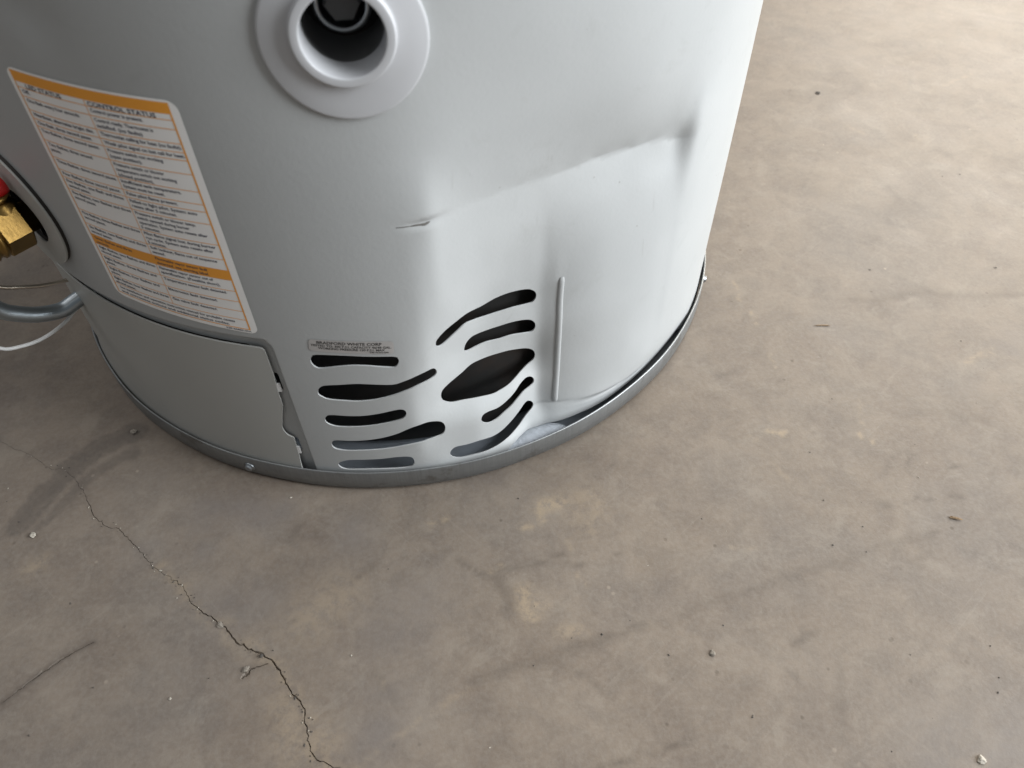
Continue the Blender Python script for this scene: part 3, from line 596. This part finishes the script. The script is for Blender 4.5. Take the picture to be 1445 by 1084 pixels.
# inside: burner chamber, base pan, loose insulation showing in the gap
V, F = lathe([(.01, 9), (246, 9), (246, 180), (248, 184), (246, 188), (246, 1200)], 96); mesh('combustion_chamber', V, F, 'black', H)
V, F = lathe([(.01, 5.0), (215, 5.0), (262, 6.0), (281.0, 7.0), (281.3, 12)], 128); mesh('base_pan', V, F, 'pan', H)
def build_insul():
    nu, nr = 60, 14; V = []; F = []
    for i in range(nu):
        u = 44 + 62*i/(nu-1); e = math.sin(math.pi*i/(nu-1))**.5
        for j in range(nr):
            s = j/(nr-1); r = 281.0 - 22*s*e - .3; z = 8.5 + (7.5*e)*math.sin(math.pi*min(1, s*1.1+.12))**.7 + rng.normal(0, .12)
            r += rng.normal(0, .3)*(0 < j < nr-1) ; r = min(r, 281.2); V.append((r*math.sin(u/RJ), -r*math.cos(u/RJ), z))
    for i in range(nu-1):
        for j in range(nr-1): F.append([i*nr+j, (i+1)*nr+j, (i+1)*nr+j+1, i*nr+j+1][::-1])
    tag(mesh('insulation', V, F, 'insul', H), 'torn white insulation showing below the dented edge')
build_insul()

# raised rib pressed beside the slots
def build_rib():
    C = catmull(RIB, 3, False); V = []; F = []; prof = [(-2.1, -.4), (-1.8, .5), (-1.2, .95), (.2, 1.1), (1.2, .95), (1.8, .45), (2.1, -.4)]; m = len(prof)
    ends = [.25, .75] 
    for i, (u, z) in enumerate(C):
        k = min(i, len(C)-1-i); sc = ends[k] if k < 2 else 1
        for du, h in prof:
            q, n = pos(u+du*(.6+.4*sc), z, h*sc if h > 0 else h); V.append(q)
    for i in range(len(C)-1):
        for j in range(m-1): F.append([i*m+j, i*m+j+1, (i+1)*m+j+1, (i+1)*m+j][::-1])
    mesh('rib', V, F, 'jacket', jacket)
build_rib()
def build_scratch():
    C = catmull(SCRATCH, 1.2, False); n = len(C); V = []; F = []
    T = np.gradient(C, axis=0); T /= np.linalg.norm(T, axis=1)[:, None]; N = np.c_[-T[:, 1], T[:, 0]]
    for i in range(n):
        s = i/(n-1); w = (.25 + .8*s**2)*rng.uniform(.6, 1.2)*min(1, (1-s)*6+.15)
        for k, h in ((-1, .08), (0, .3), (1, .08)): q, _ = pos(*(C[i]+N[i]*w*k), h); V.append(q)
    for i in range(n-1):
        for k in range(2): F.append([i*3+k, (i+1)*3+k, (i+1)*3+k+1, i*3+k+1])
    tag(mesh('scratch', V, F, 'scratch', jacket), 'dark scrape through the paint at the end of the crease')
build_scratch()

# white plastic outlet at the top with a hex plug deep inside
def build_port():
    f = frame(PORT_U/RJ, RJ, PORT_Z)
    def wrap(V):                      # the flange follows the round of the tank
        V = np.asarray(V, float).copy(); rr = np.hypot(V[:, 0], V[:, 1]); V[:, 1] += 3.2*np.clip((26-rr)/3, 0, 1); V[:, 2] -= (V[:, 0]**2)/(2*RJ)*np.clip((rr-15)/20, 0, 1); return f(V)
    V, F = lathe([(34.6, -1.0), (35.0, .8), (34.8, 1.5), (34.2, 1.8), (33.8, 1.85), (28, 2.15), (22.6, 2.5), (21.8, 2.6), (21.55, 2.8), (21.5, 3.1), (21.45, 5.0), (21.35, 5.3), (21.1, 5.5), (20.8, 5.55), (18.0, 5.55), (17.75, 5.5), (17.55, 5.35), (17.45, 5.1), (17.4, 4.8), (17.2, -9), (17.6, -9)], 72)
    o = mesh('outlet_flange', wrap(V), F, 'plastic', H); o.data.set_sharp_from_angle(angle=math.radians(32)); tag(o, 'white plastic flange with a deep round hole')
    V, F = lathe([(17.5, -8.8), (17.5, -50), (.01, -50)], 48); V[:, 1] += 3.2; mesh('hole_lining', f(V), F, 'inner', o)
    V, F = lathe([(12.5, -48), (12.5, -20), (11.8, -18.6), (10.0, -18.4), (9.6, -20), (9.4, -30), (.01, -30)], 40); V[:, 1] += 6.0; mesh('pipe_end', f(V), F, 'zinc', o)
    V, F = lathe([(8.0, -30), (8.0, -20), (7.2, -18.5), (.01, -18.2)], 6); V[:, 1] += 6.0; mesh('hex_plug', f(V), F, 'inner', o, False)
build_port()

# gas connection: recessed plate, brass valve, red lever
def build_valve():
    Q, F = cdt(circle(VALVE_U, VALVE_Z, 39.6, 70), [circle(VALVE_U+7, VALVE_Z-4, 17.5, 40)], np.array([(VALVE_U+x, VALVE_Z+y) for x in np.arange(-38, 39, 3.5) for y in np.arange(-38, 39, 3.5)]), 1)
    pp, n = pos(Q[:, 0], Q[:, 1], 3.4); pl = sheet('valve_plate', Q, F, pp, n, 1.2, 'panel', H)
    Q, F = cdt(circle(VALVE_U, VALVE_Z, 39.0, 70), [circle(VALVE_U+7, VALVE_Z-4, 19, 40)], np.array([(VALVE_U+x, VALVE_Z+y) for x in np.arange(-36, 37, 6) for y in np.arange(-36, 37, 6)]), 1)
    pp, n = pos(Q[:, 0], Q[:, 1], 2.1); sheet('gasket', Q, F, pp, n, 2.6, 'black', pl)
    e = Vector((math.sin(VTH), -math.cos(VTH), 0))
    f = frame((VALVE_U+8)/RJ, RJ+1, VALVE_Z-4)
    V, F = lathe([(9, -40), (9, 6), (10.5, 7), (10.5, 14)], 32); b = mesh('gas_valve', f(V), F, 'brass', H); tag(b, 'brass gas valve sticking out of the tank side')
    def prism(name, r, h0, h1, mat='brass', n=6, par=b):
        V, F = lathe([(.01, h0), (r*.93, h0), (r, h0+1), (r, h1-1), (r*.93, h1), (.01, h1)], n); mesh(name, f(V), F, mat, par, False)
    prism('hex_collar', 15.5, 7, 23)
    V, F = lathe([(12.5, 22), (13, 23), (14.6, 24), (14.6, 26), (13.2, 27), (13.2, 28.5), (14.4, 29.5), (14.4, 31), (13.2, 32), (13.2, 33.5), (14.2, 34.5), (14.2, 36), (12.5, 38), (12, 41)], 32); mesh('valve_body', f(V), F, 'brass', b)
    prism('end_nut', 15.5, 40, 54)
    pr = [(10.5, 53)]
    for i in range(7): pr += [(10.6, 54+i*2.2), (11.6, 55.1+i*2.2)]
    pr += [(10.4, 70), (8, 70), (8, 50)]
    V, F = lathe(pr, 28); mesh('threaded_end', f(V), F, 'brass', b)
    V, F = lathe([(9, 6), (9, 14), (7.2, 15), (7.2, 18), (8, 18.5), (8, 21), (.01, 21)], 20); V = V[:, [0, 2, 1]]*np.array([1, 1, -1]); V[:, 2] += 13; mesh('stem', f(V), F, 'brass', b)
    # lever: bar over the stem, vinyl sleeve
    def bar(name, x0, x1, y0, y1, z0, z1, mat, par):
        V = np.array([(x, y, z) for x in (x0, x1) for y in (y0, y1) for z in (z0, z1)]); mesh(name, f(V), [[0, 1, 3, 2], [4, 6, 7, 5], [0, 4, 5, 1], [2, 3, 7, 6], [0, 2, 6, 4], [1, 5, 7, 3]], mat, par, False)
    bar('lever', -5, 5, 23, 25.2, 20, 70, 'zinc', b)
    V, F = lathe([(.01, 0), (7, 0), (8.2, 3), (8.2, 45), (6, 50), (.01, 51)], 24); V[:, 1] *= .7; V[:, 1] += 25; V[:, 2] += 5; mesh('lever_sleeve', f(V), F, 'red', b)
build_valve()

def radial(th, P): return [(r*math.sin(th), -r*math.cos(th), z) for r, z in P]
tag(tube('flexible_conduit', radial(-.97, [(262,114),(281,111),(291,109.5),(303.5,114),(314,121.5),(323,132),(328,150),(326,180)]), 5.5, 'tube', H, 24), 'silver conduit curving out of the tank side')
tag(tube('pilot_tube', radial(-.98, [(265,123),(279,127),(293,131.5),(304.5,137.5),(315,144.5),(326,158),(330,185)]), 1.4, 'copper', H), 'thin dull metal tube')
tag(tube('sensor_wire', radial(-.97, [(264,112),(282.5,105),(294.5,99),(311,96),(325,98.5),(336,105),(344,125),(342,160)]), 1.25, 'whitewire', H), 'thin pale wire sagging below the conduit')

# ------------------------------------------------------------------ stickers on the jacket
LW, LH = 92.0, 146.5
def label_uv(s, t):                  # s from the left edge, t from the top edge (mm)
    a = np.asarray(s)/LW; b = np.asarray(t)/LH
    TLc, TRc, BLc, BRc = np.array([-180., 308.2]), np.array([-91.0, 304.0]), np.array([-189.0, 163.4]), np.array([-93.3, 156.7])
    p = ((1-a)*(1-b))[:, None]*TLc + (a*(1-b))[:, None]*TRc + ((1-a)*b)[:, None]*BLc + (a*b)[:, None]*BRc; return p[:, 0], p[:, 1]
def rrect(x0, y0, x1, y1, r, n=5):
    out = []
    for cx, cy, a0 in ((x1-r, y1-r, 0), (x0+r, y1-r, 90), (x0+r, y0+r, 180), (x1-r, y0+r, 270)):
        for k in range(n+1): a = math.radians(a0+90*k/n); out.append((cx+r*math.cos(a), cy+r*math.sin(a)))
    return out
def dense(L, st):
    out = []
    for a, b in zip(L, L[1:]+L[:1]):
        a, b = np.array(a, float), np.array(b, float); k = max(1, int(np.linalg.norm(b-a)/st)); out += [tuple(a+(b-a)*t) for t in np.arange(k)/k]
    return out
def on_label(V, off, fn):
    V = np.asarray(V, float); u, z = fn(V[:, 0], V[:, 1]); return pos(u, z, off)
def build_label():
    X, Y = np.meshgrid(np.arange(3, LW-1, 3.5), np.arange(3, LH-1, 5)); Q, F = cdt(dense(rrect(0, 0, LW, LH, 5.5), 3), [], np.c_[X.ravel(), Y.ravel()], 1)
    p, n = on_label(Q, .30, label_uv); base = mesh('status_label', p, F[:, ::-1], 'paper', H, True, n)
    tag(base, 'white status label with orange bars and rows of small print')
    J = Join()
    def bar(x0, x1, t0, t1):
        k = max(1, int((x1-x0)/3)); xs = np.linspace(x0, x1, k+1); V = [(x, t) for x in xs for t in (t0, t1)]
        J.add(V, [[2*i, 2*i+1, 2*i+3, 2*i+2] for i in range(k)])
    L0, R0, MID = 2.6, LW-4.2, 43.0
    ROWS = [9.9, 14.6, 21.9, 26.5, 30.8, 38.4, 48.2, 55.7, 60.2, 67.8, 81.1, 90.9, 98.6, 105.4, 113.5, 121.4, 128.9, 135.8, 143.6]
    bar(L0, R0, 1.3, 6.9)
    for i, t in enumerate(ROWS[:-1]): bar(L0, R0, t-.2, t+.2)
    bar(L0, R0, ROWS[-1]-.5, ROWS[-1]+.1); bar(L0, R0, ROWS[12], ROWS[13])
    def vbar(x, w_, t0, t1):
        k = int((t1-t0)/4); ts = np.linspace(t0, t1, k+1); V = [(x+d, t) for t in ts for d in (0, w_)]; J.add(V, [[2*i, 2*i+2, 2*i+3, 2*i+1] for i in range(k)])
    vbar(L0, .7, 6.0, ROWS[-1]-.5); vbar(R0-.9, .9, 6.0, ROWS[-1]-.5); vbar(MID, .35, 6.0, ROWS[17])
    V = np.array(J.V); p, n = on_label(V, .38, label_uv); mesh('printed_rules', p, J.F, 'orange', base, True, n)
    T = Join()
    def put(s, x, t, cap, wid):
        V, F = text_mesh(s, cap/.7); V[:, 0] -= V[:, 0].min(); V[:, 0] *= wid/V[:, 0].max(); T.add(np.c_[x+V[:, 0], t-V[:, 1]], F)
    put('LED STATUS', 9, 9.6, 2.3, 21); put('CONTROL STATUS', MID+1.5, 9.6, 2.3, 35)
    RT = [['Control power is present.'], ['Control ready. Thermostat is', 'satisfied. (no faults)'], ['Thermostat calling for heat (no faults).'], ['Weak pilot signal on last call for heat.'],
      ['Pressure switch not working', '(open position).'], ['Pressure switch or blower', 'temperature switch not working', '(closed position).'], ['Insufficient tank temperature.', 'System must be reset.'], ['False pilot flame present.'],
      ['Failed to light pilot. System auto', 'resets after 5 minutes.'], ['Pressure switch or blower temp.', 'switch opened during burner', 'operation. System auto resets after', '5 minutes.'],
      ['Pilot flame signal lost during burner', 'run cycle. System auto resets after', '5 minutes.'], ['Soft lockout, flame out of sequence', 'sensed.'], ['Flammable vapor sensor fault', 'detected, see warning label.'],
      ['Flammable vapor sensor out of', 'specification. (Possible short).'], ['Temperature sensor fault detected.'], ['Electronics fault detected.'], ['Gas valve fault detected.']]
    LT = [['Off.'], ['One flash every four seconds.'], ['Heartbeat, alternates bright dim.'], ['One flash, three second pause.'], ['Two flashes, three second pause.'], ['Two flashes, three second', 'pause.'], ['Three flashes, three second pause.'],
      ['Four flashes, three second pause.'], ['Five flashes, one flash and three', 'second pause.'], ['Five flashes, two flashes and three', 'second pause.'], ['Five flashes, three flashes and three', 'second pause.'], ['Six flashes, two flashes and three', 'second pause.'],
      ['Seven flashes and three', 'seconds.'], ['Eight flashes, two flashes and three', 'second pause.'], ['Eight flashes, three flashes and', 'pause.'], ['Eight flashes, four flashes and', 'pause.'], ['Eight flashes, four flashes and three', 'second pause.']]
    for i in range(17):
        t0, t1 = ROWS[i], ROWS[i+1]
        for tx, x, wmax in ((RT[i], MID+1.6, 42), (LT[i], 5, 37)):
            n = len(tx); pit = min(3.1, (t1-t0-.4)/n)
            for k, s in enumerate(tx): put(s, x, t0 + .35 + pit*(k+.78), min(1.85, pit*.66), min(wmax, len(s)*1.09))
    put('See installation and operation instruction manual for probable causes', 6, ROWS[17]+3.2, 1.8, 74); put('and corrective actions and additional status codes.', 6, ROWS[17]+6.3, 1.8, 70)
    put('238-46880-00A', LW-19, ROWS[-1]+1.9, 1.2, 15)
    p, n = on_label(T.V, .42, label_uv); mesh('printed_text', p, T.F, 'ink', base, True, n)
build_label()
def build_plate():
    A = np.array(PLATE)
    def fn(s, t):
        a = np.asarray(s)/49; b = np.asarray(t)/10.4; p = ((1-a)*(1-b))[:, None]*A[0] + (a*(1-b))[:, None]*A[1] + ((1-a)*b)[:, None]*A[3] + (a*b)[:, None]*A[2]; return p[:, 0], p[:, 1]
    X, Y = np.meshgrid(np.arange(2, 48, 2.), np.arange(1.5, 10, 2.)); Q, F = cdt(dense(rrect(0, 0, 49, 10.4, 2.2), 1.5), [], np.c_[X.ravel(), Y.ravel()], .6)
    p, n = on_label(Q, .25, fn); o = mesh('rating_label', p, F[:, ::-1], 'foil', H, True, n); tag(o, 'small silver foil label with three lines of black print')
    T = Join()
    def put(s, x, t, cap, wid):
        V, F = text_mesh(s, cap/.7); V[:, 0] -= V[:, 0].min(); V[:, 0] *= wid/V[:, 0].max(); T.add(np.c_[x+V[:, 0], t-V[:, 1]], F)
    put('BRADFORD WHITE CORP', 4.6, 3.5, 2.3, 37.5); put('TESTED TO: 300 P.S.I. CAPACITY 46/48 GAL.', 1.2, 5.9, 1.75, 46.5)
    put('WORKING PRESSURE 150 P.S.I. MAX', 5.4, 8.1, 1.75, 38.5); put('238-43266-00B', 35, 9.7, 1.05, 11)
    p, n = on_label(T.V, .34, fn); mesh('printed_text', p, T.F, 'blackink', o, True, n)
build_plate()

# ------------------------------------------------------------------ bits lying on the floor
def pebble(name, xy, size, mat, label, cat, flat=.5, group=None, stretch=1.0, rot=None):
    import bmesh
    bm = bmesh.new(); bmesh.ops.create_icosphere(bm, subdivisions=2, radius=1)
    a = rng.uniform(0, 6.28) if rot is None else rot; k = rng.uniform(0, 10, 3); V = []
    for v in bm.verts:
        c = np.array(v.co); c = c*(1 + .22*math.sin(c[0]*3.1+k[0]) + .2*math.sin(c[1]*3.7+k[1]+c[2]*2) + .12*math.sin(c[2]*5+k[2]))
        c = c*np.array([stretch, 1, flat])*size; V.append((c[0]*math.cos(a)-c[1]*math.sin(a), c[0]*math.sin(a)+c[1]*math.cos(a), c[2]))
    V = np.array(V); V[:, 2] -= V[:, 2].min(); F = [[v.index for v in f.verts] for f in bm.faces]; bm.free()
    o = mesh(name, V + np.array([xy[0], xy[1], .05]), F, mat, None, False, None, (xy[0], xy[1], 0)); return tag(o, label, cat, group)
pebble('concrete_crumb', DEB_c1[0], 2.2, 'chip', 'brown crumb of concrete at the end of the dark curved mark', 'crumb', .7)
pebble('concrete_crumb', DEB_c1[1], 1.9, 'palechip', 'pale crumb of concrete beside the lower end of the dark curved mark', 'crumb', .6)
pebble('concrete_chip', (-127.0, -389.5), 1.4, 'darkchip', 'small black chip sitting in the crack at its fork', 'chip', .6)
pebble('concrete_chip', (-136.5, -396.0), 1.8, 'chip', 'brown flake lying on the short branch of the crack', 'chip', .35, None, 1.6, .5)
pebble('concrete_chip', (-154.0, -364.0), 1.7, 'chip', 'brown flake broken from the edge of the long crack', 'chip', .3, None, 1.5, -.9)
pebble('stone_chip', DEB_c3[6], 2.0, 'chip', 'brown pebble alone on the floor right of the bottom middle', 'pebble', .35)
pebble('plaster_crumb', DEB_c3[7], 2.2, 'palechip', 'pale crumb near the bottom right corner of the floor', 'crumb', .4)
pebble('wood_splinter', DEB_c3[2], .8, 'wood', 'short dark splinter on the floor at the far right', 'splinter', .7, None, 6, -.45)
pebble('wood_splinter', DEB_c4[4], .6, 'wood', 'long thin brown splinter on the pale floor right of the tank', 'splinter', .7, None, 10, -.2)
pebble('dirt_fleck', DEB_c4[0], 2.0, 'darkchip', 'dark fleck on the bright floor near the top of the picture', 'fleck', .3, None, 1.6)
def build_grit():
    import bmesh
    J = Join(); spots = [(p, rng.uniform(.45, .95)) for p in DEB_c1[2:] + DEB_c2 + DEB_c3 + DEB_c4]
    for k in range(110):
        x, y = rng.uniform(-360, 800), rng.uniform(-540, 430)
        if math.hypot(x, y) < 290: continue
        spots.append(((x, y), rng.choice([.25, .3, .4, .5])))
    C = np.array(CRACK)
    for k in range(90):
        i = rng.integers(0, len(C)-1); p = C[i] + (C[i+1]-C[i])*rng.random() + rng.normal(0, 2.2, 2); spots.append((tuple(p), rng.uniform(.25, .7)))
    base = np.array([(1, 0, 0), (-1, 0, 0), (0, 1, 0), (0, -1, 0), (0, 0, 1), (0, 0, -1)], float); Fo = [(0, 2, 4), (2, 1, 4), (1, 3, 4), (3, 0, 4), (2, 0, 5), (1, 2, 5), (3, 1, 5), (0, 3, 5)]
    mats = []
    for (x, y), s in spots:
        V = base*rng.uniform(.6, 1.4, (6, 1))*s*np.array([1, .8, .5]); a = rng.uniform(0, 6.28); st = rng.choice([1, 1, 1.8]); V[:, 0] *= st
        V = np.c_[V[:, 0]*math.cos(a)-V[:, 1]*math.sin(a), V[:, 0]*math.sin(a)+V[:, 1]*math.cos(a), V[:, 2]+s*.4]; J.add(V + (x, y, 0), Fo); mats += [int(rng.random() < .35)]*8
    o = mesh('floor_grit', J.V, J.F, 'darkchip', None, False); o.data.materials.append(MAT['palechip']); o.data.polygons.foreach_set('material_index', mats)
    tag(o, 'fine dark and pale grit scattered over the concrete', 'grit', None, 'stuff')
build_grit()
